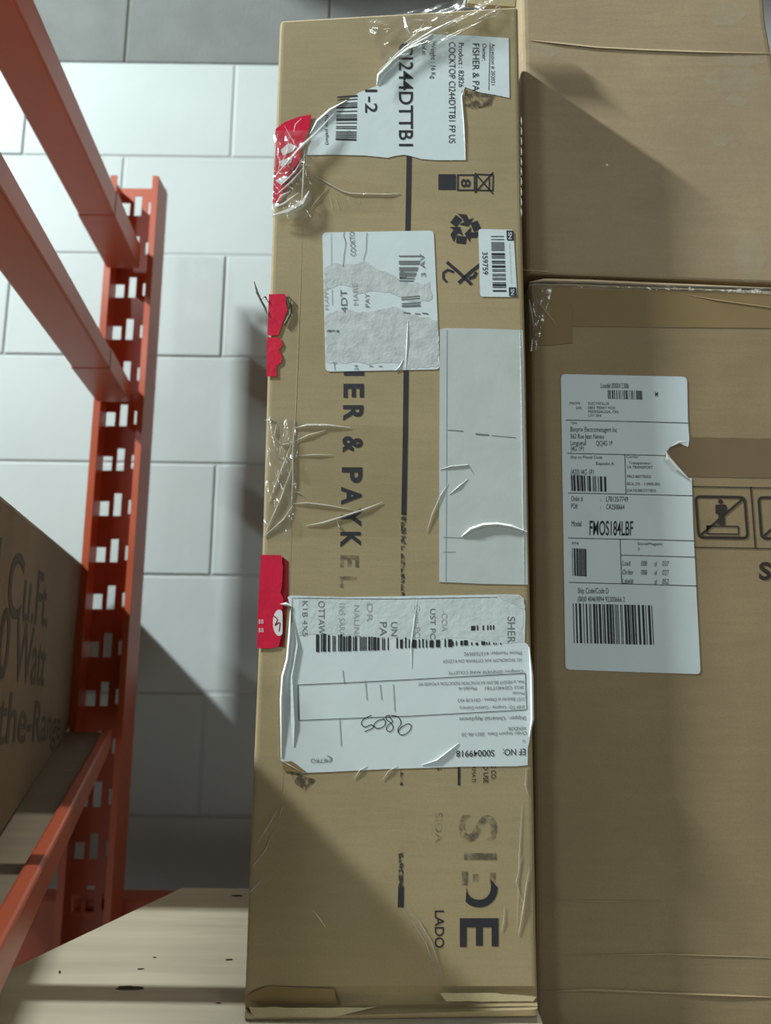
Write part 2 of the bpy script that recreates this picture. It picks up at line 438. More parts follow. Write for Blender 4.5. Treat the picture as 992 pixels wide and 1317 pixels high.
def beam(name, vx, z0, z1, pxA, pyA, width, yend, ynear, label, conn=True, zref=None):
    # runs level towards the viewer; its lower left corner passes the photograph point (pxA, pyA) at depth yend
    slope = (vx - W / 2) / FPX
    P = at(pxA, pyA, yend); w = width
    mb = MB()
    def sec(y): return P.x + slope * (y - yend)
    a, b = sec(ynear), sec(yend)
    mb.hexa([(a, ynear, z0), (a + w, ynear, z0), (b + w, yend, z0), (b, yend, z0), (a, ynear, z1), (a + w, ynear, z1), (b + w, yend, z1), (b, yend, z1)])
    o = mb.build(name, STEEL, rack, label, bevel=0.0025)
    if conn:
        y1 = yend - 0.15; a = sec(y1); t = 0.0009
        mb = MB(); mb.hexa([(a - t, y1, z0 - t), (a + w + t, y1, z0 - t), (b + w + t, yend, z0 - t), (b - t, yend, z0 - t), (a - t, y1, z1 + t), (a + w + t, y1, z1 + t), (b + w + t, yend, z1 + t), (b - t, yend, z1 + t)])
        mb.build('connector', STEEL, o, bevel=0.0015)
    return o
YE, YN = YF - 0.004, 0.47
z1 = at(138, 344, YE).z
beam('beam', 388, z1, z1 + 0.036, 138, 344, 0.050, YE, YN, 'topmost beam running toward the viewer')
z2 = at(125, 516, YE).z
beam('beam', 337, z2, z2 + 0.027, 125, 516, 0.050, YE, YN, 'second beam down')
P3 = at(143, 936, YE); Q3 = at(143, 980, YE)
zt3 = P3.z
beam('beam', 224, zt3 - 0.027, zt3, 132, 958, 0.013, YE, 0.33, 'lowest beam with deck board behind its lip', conn=False)
zr = at(175, 1157, 1.115).z
mb = MB(); mb.box(-1.2, 0.9, 1.115, 1.155, zr - 0.11, zr); mb.build('cross_rail', STEEL, rack, bevel=0.003)
mb = MB(); mb.box(-0.73, -0.66, YN - 0.05, YN - 0.003, 0, ztop2); mb.build('upright_post', STEEL, rack, bevel=0.003)
for z, xe in ((z1, -0.31), (z2, -0.39)):
    mb = MB(); mb.box(-0.66, xe, YN - 0.045, YN - 0.001, z, z + 0.03); mb.build('end_bar', STEEL, rack, bevel=0.002)
ZP = CAM.z - 0.242                       # top of the plank
PT = 0.045
# the frame that carries the plank: rails under it, a post past the right edge and, out of view above, a rail and deck added for shade
fr = thing('shelving_unit', (1.02, 0.6, 0.0), 'orange steel shelving rails carrying the plank under the boxes', 'shelving')
for y in (0.52, 0.90):
    mb = MB(); mb.box(-0.075, 1.0, y, y + 0.04, ZP - PT - 0.07, ZP - PT); mb.build('cross_rail', STEEL, fr, bevel=0.003)
for y in (0.48, 0.86):
    mb = MB(); mb.box(1.0, 1.05, y, y + 0.06, 0.0, CAM.z + 1.72); mb.build('upright_post', STEEL, fr)
mb = MB(); mb.box(-0.75, 1.0, 0.4915, 0.508, CAM.z + 0.66, CAM.z + 0.70); mb.build('cross_rail', STEEL, fr, bevel=0.002)  # unseen rail added to cast the stripe of shade on the plank
mb = MB(); mb.box(-1.0, 1.0, 0.578, 1.2, CAM.z + 1.62, CAM.z + 1.65); mb.build('shade_deck', WOOD_D, fr, 'unseen overhead board added to shade wall and plank')  # unseen board added above to block the overhead tube

# left deck board and the carton standing on it
zd = zt3 - 0.006
slope3 = (224 - W / 2) / FPX
bx = at(132, 958, YE).x
def lipx(y): return bx + slope3 * (y - YE) - 0.0005
mb = MB(); y0, y1 = 0.30, YE - 0.002
mb.hexa([(lipx(y0) - 0.42, y0, zd - 0.014), (lipx(y0), y0, zd - 0.014), (lipx(y1), y1, zd - 0.014), (lipx(y1) - 0.42, y1, zd - 0.014),
         (lipx(y0) - 0.42, y0, zd), (lipx(y0), y0, zd), (lipx(y1), y1, zd), (lipx(y1) - 0.42, y1, zd)])
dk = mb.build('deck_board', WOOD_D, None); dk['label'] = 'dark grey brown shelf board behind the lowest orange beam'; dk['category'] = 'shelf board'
YL = 1.035
c0 = at(85, 946, YL); c0.z = zd
ct = at(101, 721, YL)
dirv = Vector(((188 - W / 2) / FPX, 1, 0)).normalized(); side = Vector((-dirv.y, dirv.x, 0))
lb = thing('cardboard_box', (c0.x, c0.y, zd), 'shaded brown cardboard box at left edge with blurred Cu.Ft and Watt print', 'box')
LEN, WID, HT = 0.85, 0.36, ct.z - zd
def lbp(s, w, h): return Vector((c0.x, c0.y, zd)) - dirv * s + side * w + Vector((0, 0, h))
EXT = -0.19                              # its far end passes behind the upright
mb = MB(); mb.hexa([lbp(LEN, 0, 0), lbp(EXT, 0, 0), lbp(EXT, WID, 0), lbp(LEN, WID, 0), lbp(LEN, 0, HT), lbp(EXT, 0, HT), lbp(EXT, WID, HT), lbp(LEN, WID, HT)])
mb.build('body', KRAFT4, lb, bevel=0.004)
def face_text(t, px0, px1, py0, py1, capm, parent):     # text lying on the box's right side, along its length
    n = Vector((dirv.y, -dirv.x, 0)); o0 = Vector((c0.x, c0.y, 0))
    def hit(px, py):
        d = ray(px, py); k = (o0 - CAM).dot(n) / d.dot(n); return CAM + d * k
    a, b = hit(px0, py0), hit(px1, py1); vs, tr, x0, x1 = glyphs(t, 0.012, 1.0)
    d = b - a; pts = [a + d * ((x - x0) / (x1 - x0)) + Vector((0, 0, y / CAPH * capm)) + n * 0.0003 for x, y in vs]
    me = mesh('printed_text', pts, tr); fixn(me); link('printed_text', me, INK_S, parent)
face_text('3.4 Cu.Ft.', -58, 60, 772, 806, 0.047,lb)
face_text('950 Watt', -45, 56, 862, 882, 0.047,lb)
face_text('Over-the-Range', -190, 76, 970, 951, 0.037,lb)

# the pale plank under the tall carton
zp = ZP
A = on_z(-30, 1266, zp); B = on_z(234, 1141, zp)
d = (A - B); A2 = B + d * 1.0
xr_p = 0.100
poly = [(B.x + d.x * (0.34 - B.y) / d.y, 0.34), (xr_p, 0.34), (xr_p, 1.0), (-0.085, 1.0), (-0.085, B.y), (B.x, B.y)]
mb = MB(); n = len(poly)
mb.add([(x, y, zp - PT) for x, y in poly] + [(x, y, zp) for x, y in poly],
       [tuple(range(n))[::-1], tuple(range(n, 2 * n))] + [(i, (i + 1) % n, n + (i + 1) % n, n + i) for i in range(n)])
pk = mb.build('shelf_plank', WOOD, None, bevel=0.0015); pk['label'] = 'pale wooden plank with dark knot under the tall box'; pk['category'] = 'plank'
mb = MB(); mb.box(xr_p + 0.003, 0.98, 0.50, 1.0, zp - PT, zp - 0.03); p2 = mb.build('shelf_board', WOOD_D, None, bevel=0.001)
p2['label'] = 'thin shelf board under the lower right box'; p2['category'] = 'shelf board'
kv = []; kf = []
def knot(px, py, rx, ry, seed):
    rnd = random.Random(seed); b = len(kv); n = 16
    for k in range(n):
        a = 6.2832 * k / n; j = rnd.uniform(0.75, 1.1)
        p = on_z(px + rx * j * math.cos(a), py + ry * j * math.sin(a), zp + 0.0003); kv.append(p)
    me = mesh('knot', kv[b:], [tuple(range(n))]); fixn(me); link('knot', me, KNOT, pk)
knot(167, 1270.5, 20, 3.0, 1); knot(181, 1246, 4.5, 0.9, 2); knot(77, 1250, 1.6, 2.0, 3); knot(295, 1234, 5, 1.2, 4); knot(199, 1231, 2.5, 0.6, 5); knot(281, 1290, 4, 0.8, 6); knot(305, 1152, 9, 1.4, 7)
# ------------------------------------------------------------------ the tall carton
YT = 0.473
zb = ZP
tc = thing('cardboard_box', (0.0, YT, zb), 'tall narrow taped cooktop box standing on end with red tape and torn labels', 'box')
bot = 1318.0
rows = [(360, 26, 667, 8, YT), (359, 40, 667.3, 24, YT), (352, 230, 671, 230, YT), (344, 470, 677, 470, YT), (337.5, 690, 681, 690, YT), (331, 860, 684.5, 860, YT), (325, 1000, 687, 1000, YT),
        (318, 1180, 690, 1180, YT), (315, 1268, 692, 1268, YT), (313.5, 1284, 692.5, 1280, YT + 0.003), (314.5, 1294, 692.5, 1288, YT + 0.004), (314, 1307, 693, 1297, YT - 0.004), (313.5, 1310, 693, 1306, YT - 0.003)]
pb = at(500, 1316, YT); 
body = loft('body', rows, 0.93, KRAFT, tc, r=0.0035)
# let the bottom reach the plank exactly
zlow = min(v.co.z for v in body.data.vertices)
for v in body.data.vertices:
    if v.co.z < zlow + 0.012: v.co.z += (zb - zlow) * max(0, 1 - (v.co.z - zlow) / 0.012)
# score line left of the print and bottom folds with light painted on
ridges('score_line', [([(389, 290), (386, 390), (381, 520), (377, 600), (373, 760)], 1.5, 0.00015), ([(366, 990), (361, 1030), (357, 1062)], 1.5, 0.00015)], YT, KRAFT, tc, off=0.00005)
sheet('lit_bottom_fold', rough([(320, 1295), (395, 1296), (470, 1296), (495, 1293), (450, 1303), (430, 1308), (326, 1308)], 0.6, 9, 2), YT - 0.0045, 0.0002, KRAFT_L, tc, 'bottom fold painted paler where it catches light')
sheet('lit_bottom_fold', rough([(566, 1277.5), (620, 1277), (660, 1279), (690, 1282), (686, 1288), (640, 1288), (574, 1288)], 0.6, 9, 3), YT - 0.0025, 0.0002, KRAFT_L, tc, 'bottom fold painted paler where it catches light')
sheet('packing_tape', rough([(317, 1284), (325, 1276), (345, 1268), (380, 1270), (430, 1272), (434, 1292), (340, 1292)], 0.5, 12, 4), YT, 0.0006, BROWN_TAPE, tc, 'brown tape along the bottom fold')
# top flap and raised corner
mb = MB()
a, b = at(601, 4, YT + 0.02), at(664, 9, YT + 0.02); a2, b2 = at(602, -4, YT + 0.026), at(665, -3, YT + 0.026)
t = Vector((0, 0.004, 0)); mb.hexa([a, b, b + t, a + t, a2, b2, b2 + t, a2 + t]); mb.build('top_flap', KRAFT, tc, bevel=0.001)

# printed marks on the carton
ink = Ink(YT, 0.0002); P = 0.0002
ink.stroke([(526.5, 195), (525.5, 255), (524.5, 302)], 6.5); ink.stroke([(522.5, 474), (521.5, 560), (520, 640), (519.5, 662)], 6.5)
ink.stroke([(516, 1140), (515.5, 1167)], 7.5); ink.stroke([(590.5, 983), (590.5, 1010)], 3.2)
ink.build('printed_line', INK, tc)
ink = Ink(YT, 0.0002); ink.stroke([(519.5, 660), (519, 700)], 6.5); ink.stroke([(517, 985), (516.5, 1010)], 3.5); ink.stroke([(516, 1092), (515.8, 1142)], 6)
ink.stroke([(518.5, 700), (518, 768)], 5.0); ink.build('printed_line', INK_W, tc)
ink = Ink(YT, 0.0002)
ink.rect(564, 224, 586.5, 244); ink.stroke([(589, 225), (610.5, 225), (610.5, 244.5), (589, 244.5)], 2, True); ink.text('8', (593.5 + 0, 238 - 8), (593.5, 241), 11.5, 0.02)
ink.stroke([(613, 224), (634.5, 225), (634, 245), (613, 244.5)], 1.8, True); ink.stroke([(611, 222.5), (634.5, 249.5)], 2); ink.stroke([(611, 248), (634.5, 221.5)], 2); ink.stroke([(629.5, 225), (629.5, 245)], 1.6)
ink.build('waste_symbol', INK, tc)
ink = Ink(YT, 0.0002)
def rec(k):
    ca, sa = math.cos(R(120 * k + 6)), math.sin(R(120 * k + 6))
    f = lambda x, y: (597.5 + 24.5 * (ca * x - sa * y), 294.5 + 23.5 * (sa * x + ca * y))
    ink.poly([f(-0.78, -0.28), (f(-0.52, -0.72)), f(-0.16, -0.50), f(-0.44, -0.06)])
    ink.poly([f(-0.44, -0.80), f(0.02, -0.80), f(0.18, -0.54), f(0.42, -0.66), f(0.20, -0.16), f(-0.30, -0.22), f(-0.06, -0.38), f(-0.14, -0.52)])
for k in range(3): rec(k)
ink.build('recycling_symbol', INK, tc)
ink = Ink(YT, 0.0002)
ink.stroke([(575, 337), (590, 350), (607, 366)], 4.2); ink.stroke([(618, 340), (603, 352), (590, 364)], 4.5)
ink.stroke([(584, 350), (576, 347), (570.5, 351), (570.5, 358), (575, 363)], 3); ink.stroke([(603, 358), (610, 356), (613, 350)], 4)
ink.build('hook_symbol', INK, tc)
ink = Ink(YT, 0.0002)
def vtext(ink, t, x, y0, y1, cap, bold=0.0, x1=None, **kw): ink.text(t, (x, y0), (x if x1 is None else x1, y1), cap, bold, **kw)
BB = 0.032
vtext(ink, 'H', 443.5, 462, 483, 24, BB); vtext(ink, 'E', 443, 493.5, 511.5, 24, BB); vtext(ink, 'R', 442.5, 521, 541, 24, BB); vtext(ink, '&', 442, 561, 582, 24, BB)
vtext(ink, 'P', 441, 601, 621, 24, BB); vtext(ink, 'A', 440, 626, 649, 24, BB); vtext(ink, 'Y', 439.5, 653, 677, 24, BB)
vtext(ink, 'K', 439, 684, 704, 24, BB)
ink.build('brand_lettering', INK, tc)
ink = Ink(YT, 0.0002); vtext(ink, 'E', 438.5, 714, 730, 22, BB); vtext(ink, 'L', 438, 741, 756, 20, BB); ink.build('brand_lettering', INK_F, tc, 'worn away last letters of the lettering')
ink = Ink(YT, 0.0002); vtext(ink, 'E', 593, 1181, 1218, 47, 0.02); vtext(ink, 'D', 593, 1122, 1167, 46, 0.022, cut=lambda x, y: y > 1130)
vtext(ink, 'LADO', 559.5, 1171, 1219, 11.5, 0.008)
vtext(ink, 'E CO.', 632, 985, 1003, 6, 0.01); vtext(ink, 'D USE', 622, 985, 1007, 6, 0.01); vtext(ink, 'RMATI', 607, 985, 1006, 5, 0.0); vtext(ink, 'S', 562, 984, 991, 6)
ink.build('printed_text', INK, tc)
ink = Ink(YT, 0.0002); vtext(ink, 'S', 592, 1048, 1083, 46, 0.015); vtext(ink, 'I', 597, 1097, 1106, 42, 0.0); vtext(ink, 'SIDA', 560, 1045, 1084, 9, 0.0)
ink.stroke([(612, 1124), (612, 1134)], 8); ink.rect(594, 1121, 602, 1139); ink.rect(630, 1122, 638, 1136)
ink.build('printed_text', INK_F, tc, 'worn faded letters')

# torn product label at the top
L = 0.0004
top_lab = [(556, 44), (610, 46)] + rpoly([(654.5, 49), (655.5, 126)], 0) + [(637, 122), (618, 119), (598, 112), (594, 118), (596, 150), (599, 206), (560, 206), (542, 204.5), (530, 201), (520, 199), (508, 200.5), (499, 203),
           (470, 200), (430, 199), (394, 199.5), (397, 190), (400.5, 182), (399, 170), (408, 155), (418, 145), (432, 136), (446, 129), (462, 119), (486, 110), (486, 98), (496, 85), (512, 72), (530, 57)]
lab = sheet('product_label', top_lab, YT, L, PAPER, tc, 'torn white label with bold lettering at top')
ink = Ink(YT, L + 0.00015)
cutl = lambda x, y: y > 62 + (532 - x) * 0.95 - 4
vtext(ink, 'CI244DTTB1', 513.5, 55, 188, 17.5, 0.012); vtext(ink, '1-2', 470, 115, 145, 15, 0.012)
vtext(ink, 'COCKTOP CI244DTTB1 FP US', 577.5, 54, 184, 8.2, 0.0); vtext(ink, 'Product : 82826', 590, 55, 112, 6.5, 0.0); vtext(ink, 'FISHER & PA', 608, 56, 117, 8.5, 0.0)
vtext(ink, 'Owner:', 620.5, 56, 78, 5.2); vtext(ink, 'Accession # 202021', 632, 56, 109, 4.6); vtext(ink, 'Weight : 16 Kg', 554.5, 54, 101, 6); vtext(ink, 'Ref.#:', 543, 54, 71, 5.5); vtext(ink, '(Qty pallet)', 419, 148, 186, 4)
ink.stroke([(630.5, 55), (628.8, 116)], 0.8)
ink.bars((460, 122), (458.5, 181), (431.5, 180), (434, 124), 17, 5)
ink.build('label_text', INK, lab)
sheet('bare_patch', rough([(598, 116), (637, 124), (632, 135), (612, 140), (597, 136)], 1.2, 5, 9), YT, 0.00025, DIRT, tc, 'dirty torn patch beside the label')
ridges('torn_edge', [([(556, 44), (530, 59), (507, 76), (487, 97), (485, 109)], 4.5, 0.002), ([(446, 129), (425, 141), (408, 156), (399, 172)], 3.5, 0.002), ([(598, 112), (594, 124), (597, 160), (599, 205)], 1.6, 0.0006)], YT, PAPER_W, lab, off=0.0005)

# smeared label
q = rpoly([(414.6, 299), (558, 296.5), (566, 475), (419, 478)], 6)
lab = sheet('smeared_label', q, YT, L, PAPER, tc, 'smeared white label with scraped grey lower half')
sheet('scraped_layer', rough([(417, 345), (430, 338), (455, 340), (470, 336), (490, 348), (512, 358), (530, 365), (553, 362), (556, 385), (530, 388), (505, 378), (480, 374), (462, 378), (440, 366), (418, 372)], 2, 5, 11), YT, L + 0.0001, PAPER_T, lab, thick=0.0001)
sheet('scraped_layer', rough([(418, 405), (435, 398), (462, 402), (490, 398), (505, 394), (525, 402), (545, 408), (562, 412), (565, 470), (520, 474), (505, 466), (470, 468), (420, 466)], 2, 5, 12), YT, L + 0.0001, PAPER_T, lab, thick=0.0001)
ink = Ink(YT, L + 0.00022)
ink.bars((513, 328.5), (514, 362), (532, 362), (543, 328.5), 6, 21); ink.bars((516, 382), (517, 395), (541, 394), (540, 380), 4, 22)
for a in ((519, 402, 528, 1.6), (534, 403, 541, 1.2), (543, 402.5, 551, 1.4)): ink.stroke([(a[0], a[1]), (a[2], a[1] + 1)], a[3])
ink.text('3 AV', (548, 356), (546, 326), 6); ink.stroke([(515, 350), (522, 352), (521, 356), (514, 357)], 3)
ink.text('COOKTO', (458, 329), (456, 298), 6.5); ink.stroke([(443, 298), (442, 303), (445, 312), (442.5, 330), (441.5, 343)], 0.8); ink.stroke([(472, 299), (471, 322), (467.5, 335)], 0.7)
ink.text('4DT', (447, 402), (446, 372), 8); ink.text('PAY', (475.5, 395), (475, 377), 5.5); ink.text('24', (461, 476), (460.5, 469), 5)
for x, y in ((475, 471), (487, 471)): ink.stroke([(x, y), (x + 5, y)], 1)
ink.stroke([(430, 467), (431, 476)], 0.8); ink.stroke([(428, 467), (434, 467)], 0.8)
ink.build('label_text', INK_G, lab)
ink = Ink(YT, L + 0.00022); ink.text('MARE', (461, 392), (459.5, 364), 6.5); ink.text('M.APPL', (423, 398), (421.5, 369), 5); ink.stroke([(427, 372), (427.5, 392)], 0.8); ink.stroke([(426, 300), (426.5, 340)], 0.6); ink.build('label_text', INK_P, lab)
sheet('stain', rough([(420, 424), (436, 424), (437, 428), (421, 428)], 0.8, 3, 5), YT, L + 0.00015, DIRT, lab)
ridges('crease', [([(525, 412), (524, 440), (522, 474)], 3.5, 0.0005), ([(519, 462), (514, 472), (508, 477)], 2, 0.0006)], YT, PAPER_S, lab, off=0.0006)

# serial label
q = rpoly([(615.5, 294.5), (660.5, 295.5), (665.5, 382), (617.8, 381.5)], 4)
lab = sheet('serial_label', q, YT, L, PAPER, tc, 'small white barcode label numbered 359759')
ink = Ink(YT, L + 0.00015)
ink.bars((648.5, 303.5), (651.5, 375), (634, 375), (631.5, 303.5), 24, 31)
vtext(ink, '359759', 620.5, 324, 353, 6.5, 0.004, x1=621.3); ink.poly(rpoly([(651.5, 296.3), (660.5, 296.6), (661.2, 309.5), (652.2, 309.2)], 1)); ink.poly(rpoly([(654.5, 369.5), (664, 369.5), (664.8, 381.5), (655.2, 381)], 1))
ink.build('label_text', INK, lab)
ink = Ink(YT, L + 0.0003); vtext(ink, 'SN', 654, 298.5, 307.5, 4.5, 0.01); vtext(ink, 'SN', 657.2, 371.5, 379.5, 4.5, 0.01); ink.build('label_text', PAPER, lab)
ink = Ink(YT, L + 0.00015); vtext(ink, 'fragile handle with care keep upright', 655, 313, 365, 1.6, 0, x1=657.5); ink.build('label_text', INK_P, lab)

# long blank grey label
lab = sheet('blank_label', [(566, 424), (571, 422), (620, 422.5), (672.5, 424.5), (674, 470), (677, 640), (679, 752), (620, 751), (602, 750), (565, 748.5), (565, 600)], YT, L, PAPER_G, tc, 'long blank grey label on the right half')
ink = Ink(YT, L + 0.00015); ink.stroke([(575, 424), (574.5, 600), (573.5, 748)], 0.9); ink.build('ruled_line', INK_U, lab)
ink = Ink(YT, L + 0.00015); ink.stroke([(576, 553), (596, 554.5)], 1); ink.stroke([(612, 558), (620, 559), (629, 559.5)], 2.0); ink.stroke([(632, 560), (664, 563)], 0.8); ink.stroke([(570, 691), (596, 692)], 0.7); ink.stroke([(570, 710), (586, 710)], 0.6); ink.build('scratch', INK_G, lab)
ridges('torn_strip', [([(594, 690), (606, 680.5), (622, 675), (640, 674), (658, 677), (678, 684)], 5, 0.0025)], YT, PAPER_W, lab, off=0.0005)
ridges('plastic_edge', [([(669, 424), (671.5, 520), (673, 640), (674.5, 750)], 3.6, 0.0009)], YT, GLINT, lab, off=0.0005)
ridges('crease', [([(566, 604), (580, 600), (602, 598), (609, 609)], 2.5, 0.0008), ([(578, 636), (590, 626), (602, 616)], 2.5, 0.0007)], YT, PAPER_G, lab, off=0.0005)

# reference-number label
ship = [(370, 768), (374, 766), (440, 768), (560, 766), (646, 764.5), (668, 765), (674, 770), (676, 790), (675, 826), (680, 830), (684, 860), (686, 926), (683, 945), (679, 962), (679, 984), (664, 985.5), (600, 986), (500, 989),
        (420, 993), (388, 994), (381, 986), (372, 983), (364, 980), (361, 975), (362, 900), (362, 872), (370, 850), (373, 820), (376, 800), (375, 784)]
lab = sheet('shipping_label', ship, YT, L, PAPER, tc, 'large white upside down shipping label with reference number')
sheet('scraped_layer', rough([(384, 768), (440, 769), (560, 768), (640, 768), (672, 780), (673, 826), (640, 828), (600, 820), (560, 822), (480, 820), (430, 815), (384, 818)], 1.5, 7, 15), YT, L + 0.0001, PAPER_S, lab, thick=0.0001)
sheet('scraped_layer', rough([(640, 765.5), (668, 766), (674, 772), (675, 784), (662, 777), (648, 772)], 1.2, 4, 16), YT, L + 0.00018, PAPER_T, lab, thick=0.0001)
ink = Ink(YT, L + 0.00022)
ink.bars((406.5, 814), (500, 819), (500, 836), (406.5, 838.5), 24, 41, 0.55, 0.12); ink.bars((510, 819), (582, 822), (582, 832), (510, 834), 12, 42, 0.4, 0.25); ink.bars((582, 822), (645, 826), (645, 829), (582, 830.5), 12, 43, 0.55, 0.5)
ink.bars((606, 805), (636, 804), (636, 810), (606, 811), 6, 44, 0.5)
dn = Vector((-1, 0.021)).normalized()
def flip(t, x, y, L_, cap, bold=0.0): ink.text(t, (x, y), (x + dn.x * L_, y + dn.y * L_), cap, bold)
flip('EF NO:', 676, 963, 29, 8, 0.004); flip('S00049918', 636, 964.5, 49, 8, 0.006)
ink.stroke([(383.5, 881), (440, 878.5), (530, 874), (620, 869), (676, 866)], 0.9); ink.stroke([(384.5, 926.5), (530, 921), (677, 913)], 0.9); ink.stroke([(383.5, 881), (384.5, 926.5)], 0.9); ink.stroke([(676, 866), (678, 913)], 0.9)
hw = [(529, 925), (524, 922), (517, 926), (512, 934), (514, 941), (519, 945), (526, 941), (528, 935), (521, 930), (515, 934)]
def curve(pts, w=1.1):
    out = []; Pn = [Vector(p) for p in pts]
    for i in range(len(Pn) - 1):
        a, b, c, e = Pn[max(0, i - 1)], Pn[i], Pn[i + 1], Pn[min(len(Pn) - 1, i + 2)]
        for k in range(5):
            t = k / 5; out.append(tuple(0.5 * ((2 * b) + (c - a) * t + (2 * a - 5 * b + 4 * c - e) * t * t + (3 * b - a - 3 * c + e) * t ** 3)))
    out.append(tuple(Pn[-1])); ink.stroke(out, w)
curve([(503, 920), (512, 922), (516, 930), (512, 938), (514, 944), (520, 945), (527, 940), (529, 933), (524, 931), (516, 936), (512, 941)])
curve([(500, 921), (505, 928), (500, 932), (497, 938), (502, 941), (506, 936), (503, 930), (497, 925), (497, 921), (502, 920)])
curve([(494, 925), (486, 927), (481, 933), (486, 937), (494, 934), (496, 928), (493, 924)])
curve([(478, 920), (468, 925), (465, 931), (470, 935), (478, 932), (480, 936), (474, 939), (469, 941)])
ink.stroke([(376, 769), (376, 800)], 0.6); ink.stroke([(376, 769), (500, 770.5), (640, 768)], 0.6)
ink.build('label_text', INK, lab)
ink = Ink(YT, L + 0.00022)
flip('Order Import Date  2021-06-20', 678, 941, 84, 4.2); flip('VENDOR:', 677, 934.5, 24, 4.6); flip('Shipper:  Universal Appliances', 677, 921, 86, 5); flip('SHIP TO:  Unipros - Custom Delivery', 675, 907, 84, 4.2)
flip('2151 Bantree st Ottawa - ON K1B 4X3', 675, 897, 86, 4.2); flip('Phone:', 675, 889.5, 16, 4); flip('SKU: CI244DTTB1     Model:-6', 674, 882, 84, 4.2); flip('Rest. at HEIGHT BELOW AX FUNCTION INDUCTION 4 POWER MT', 674, 875, 136, 4)
flip('Consignee: GENEVIEVE ANNE COLLETTE', 673, 861.5, 96, 4); flip('101 WOADROFF AVE OTTAWA ON K1Z5G9', 671, 846.5, 101, 4); flip('Phone Number: 6137220592', 671, 837.5, 74, 4.4); flip('METRO', 425, 975.5, 25, 5.2); ink.stroke([(421, 972), (427, 975), (426, 979)], 1.2)
ink.text('Q', (676, 952), (672, 952), 3)
vtext(ink, 'UN', 503, 800, 818, 8); vtext(ink, 'PA', 488.5, 800, 818, 9); vtext(ink, 'SHER', 653, 793, 827, 9.5)
vtext(ink, 'OTTAW', 409.5, 773, 816, 8); vtext(ink, 'K1B 4X5', 389, 773, 818, 6.5); vtext(ink, 'UST PC', 553.5, 783, 822, 6.5)
ink.build('label_text', INK_G, lab)
ink = Ink(YT, L + 0.00022)
vtext(ink, '1N5 SARA', 436, 776, 818, 7); vtext(ink, 'NALINI', 455, 778, 818, 7); vtext(ink, 'Com-PC', 533, 778, 820, 7); vtext(ink, '-COA', 568, 785, 812, 7); vtext(ink, 'DR', 472, 776, 800, 7)
for x, y0, y1 in ((441, 862, 880), (437, 925, 960), (489, 880, 900), (506, 880, 915), (470, 875, 900)): ink.stroke([(x, y0), (x + 2, y1)], 1.2)
ink.build('label_text', INK_P, lab)
ridges('curled_edge', [([(360, 777), (368, 777), (376, 780)], 5, 0.002), ([(374, 782), (373, 815), (370, 848), (364, 870), (362, 900), (362, 974)], 4.5, 0.0022), ([(681, 832), (684, 870), (685, 925), (681, 948)], 4.5, 0.002), ([(543, 984), (562, 978), (575, 968), (590, 956)], 2.5, 0.0012), ([(360, 977), (372, 984), (388, 993)], 2, 0.001)], YT, PAPER_W, lab, off=0.0005)
ridges('crease', [([(537, 770), (533, 800), (529, 830), (530, 860)], 2, 0.0005), ([(378, 800), (383, 830), (376, 870), (379, 930), (378, 960)], 9, 0.0012)], YT, PAPER_S, lab, off=0.0005)
sheet('torn_corner', rough([(363, 979), (375, 979), (383, 984), (394, 992), (378, 993), (364, 990)], 1, 5, 19), YT, L + 0.0004, BROWN_TAPE, lab, 'brown torn corner')
sheet('torn_ply', rough([(372, 990), (408, 1004), (396, 1012), (392, 1018), (380, 1008)], 1.0, 6, 20), YT, 0.0002, DIRT, tc, 'scuffed mark below the label')

# red tape pieces
rt = sheet('red_tape', [(354.5, 166), (366, 157), (385, 150), (400.6, 147), (399, 160), (395, 174), (388, 188), (386, 206), (378, 216), (364, 240), (363, 258), (351, 262), (352.5, 215)], YT, 0.0012, RED, tc, 'crumpled red tape with white emblem near the top')
ink = Ink(YT, 0.0014); ink.poly([(361, 193), (371, 184), (382, 188), (376, 195), (364, 200)]); ink.poly([(358, 208), (368, 204), (378, 200), (374, 210), (362, 214)]); ink.poly([(354, 232), (366, 226), (374, 228), (362, 238)]); ink.build('tape_emblem', TAPEW, rt)
sheet('tape_torn_flake', [(386, 206), (383, 222), (368, 246), (364, 244), (378, 217)], YT, 0.0009, RED_D, rt)  # dark flake of torn ply beside the tape
rt = sheet('red_tape', [(346, 378.5), (367, 378), (368, 390), (370, 399), (364, 414), (358, 431), (349, 432), (344, 430)], YT, 0.0009, RED, tc, 'torn middle piece of red tape')
rt2 = sheet('red_tape', rough([(343.5, 434), (360, 434), (364, 443), (359, 450), (363, 460), (362, 466), (356, 470), (356, 484), (342.8, 484)], 0.4, 5, 8), YT, 0.0009, RED, tc, 'scalloped lower scrap of red tape')
rt3 = sheet('red_tape', [(335.5, 713.5), (362, 714), (364, 730), (363, 752), (361, 762), (365, 770), (363, 785), (363, 815), (358, 832), (345, 834), (330.5, 833.5), (332, 780)], YT, 0.0009, RED, tc, 'wide red tape piece with white roundel near the middle')
sheet('tape_torn_flake', [(363, 716), (371, 722), (371, 765), (368, 800), (366, 832), (359, 832), (363, 815), (364, 770), (361, 762), (364, 740)], YT, 0.0003, RED_D, rt3, 'dark torn ply beside the tape')
ink = Ink(YT, 0.0011); ink.tri([(359 + 8 * math.cos(6.2832 * k / 18) if 359 + 8 * math.cos(6.2832 * k / 18) < 363.5 else 363.5, 801 + 17 * math.sin(6.2832 * k / 18)) for k in range(18)], [tuple(range(18))])
for (x, y) in ((333, 797), (336.5, 797), (333, 808), (336.5, 808)): ink.text('B', (x, y + 5), (x + 2.6, y + 5), 5.2)
ink.build('tape_emblem', TAPEW, rt3)
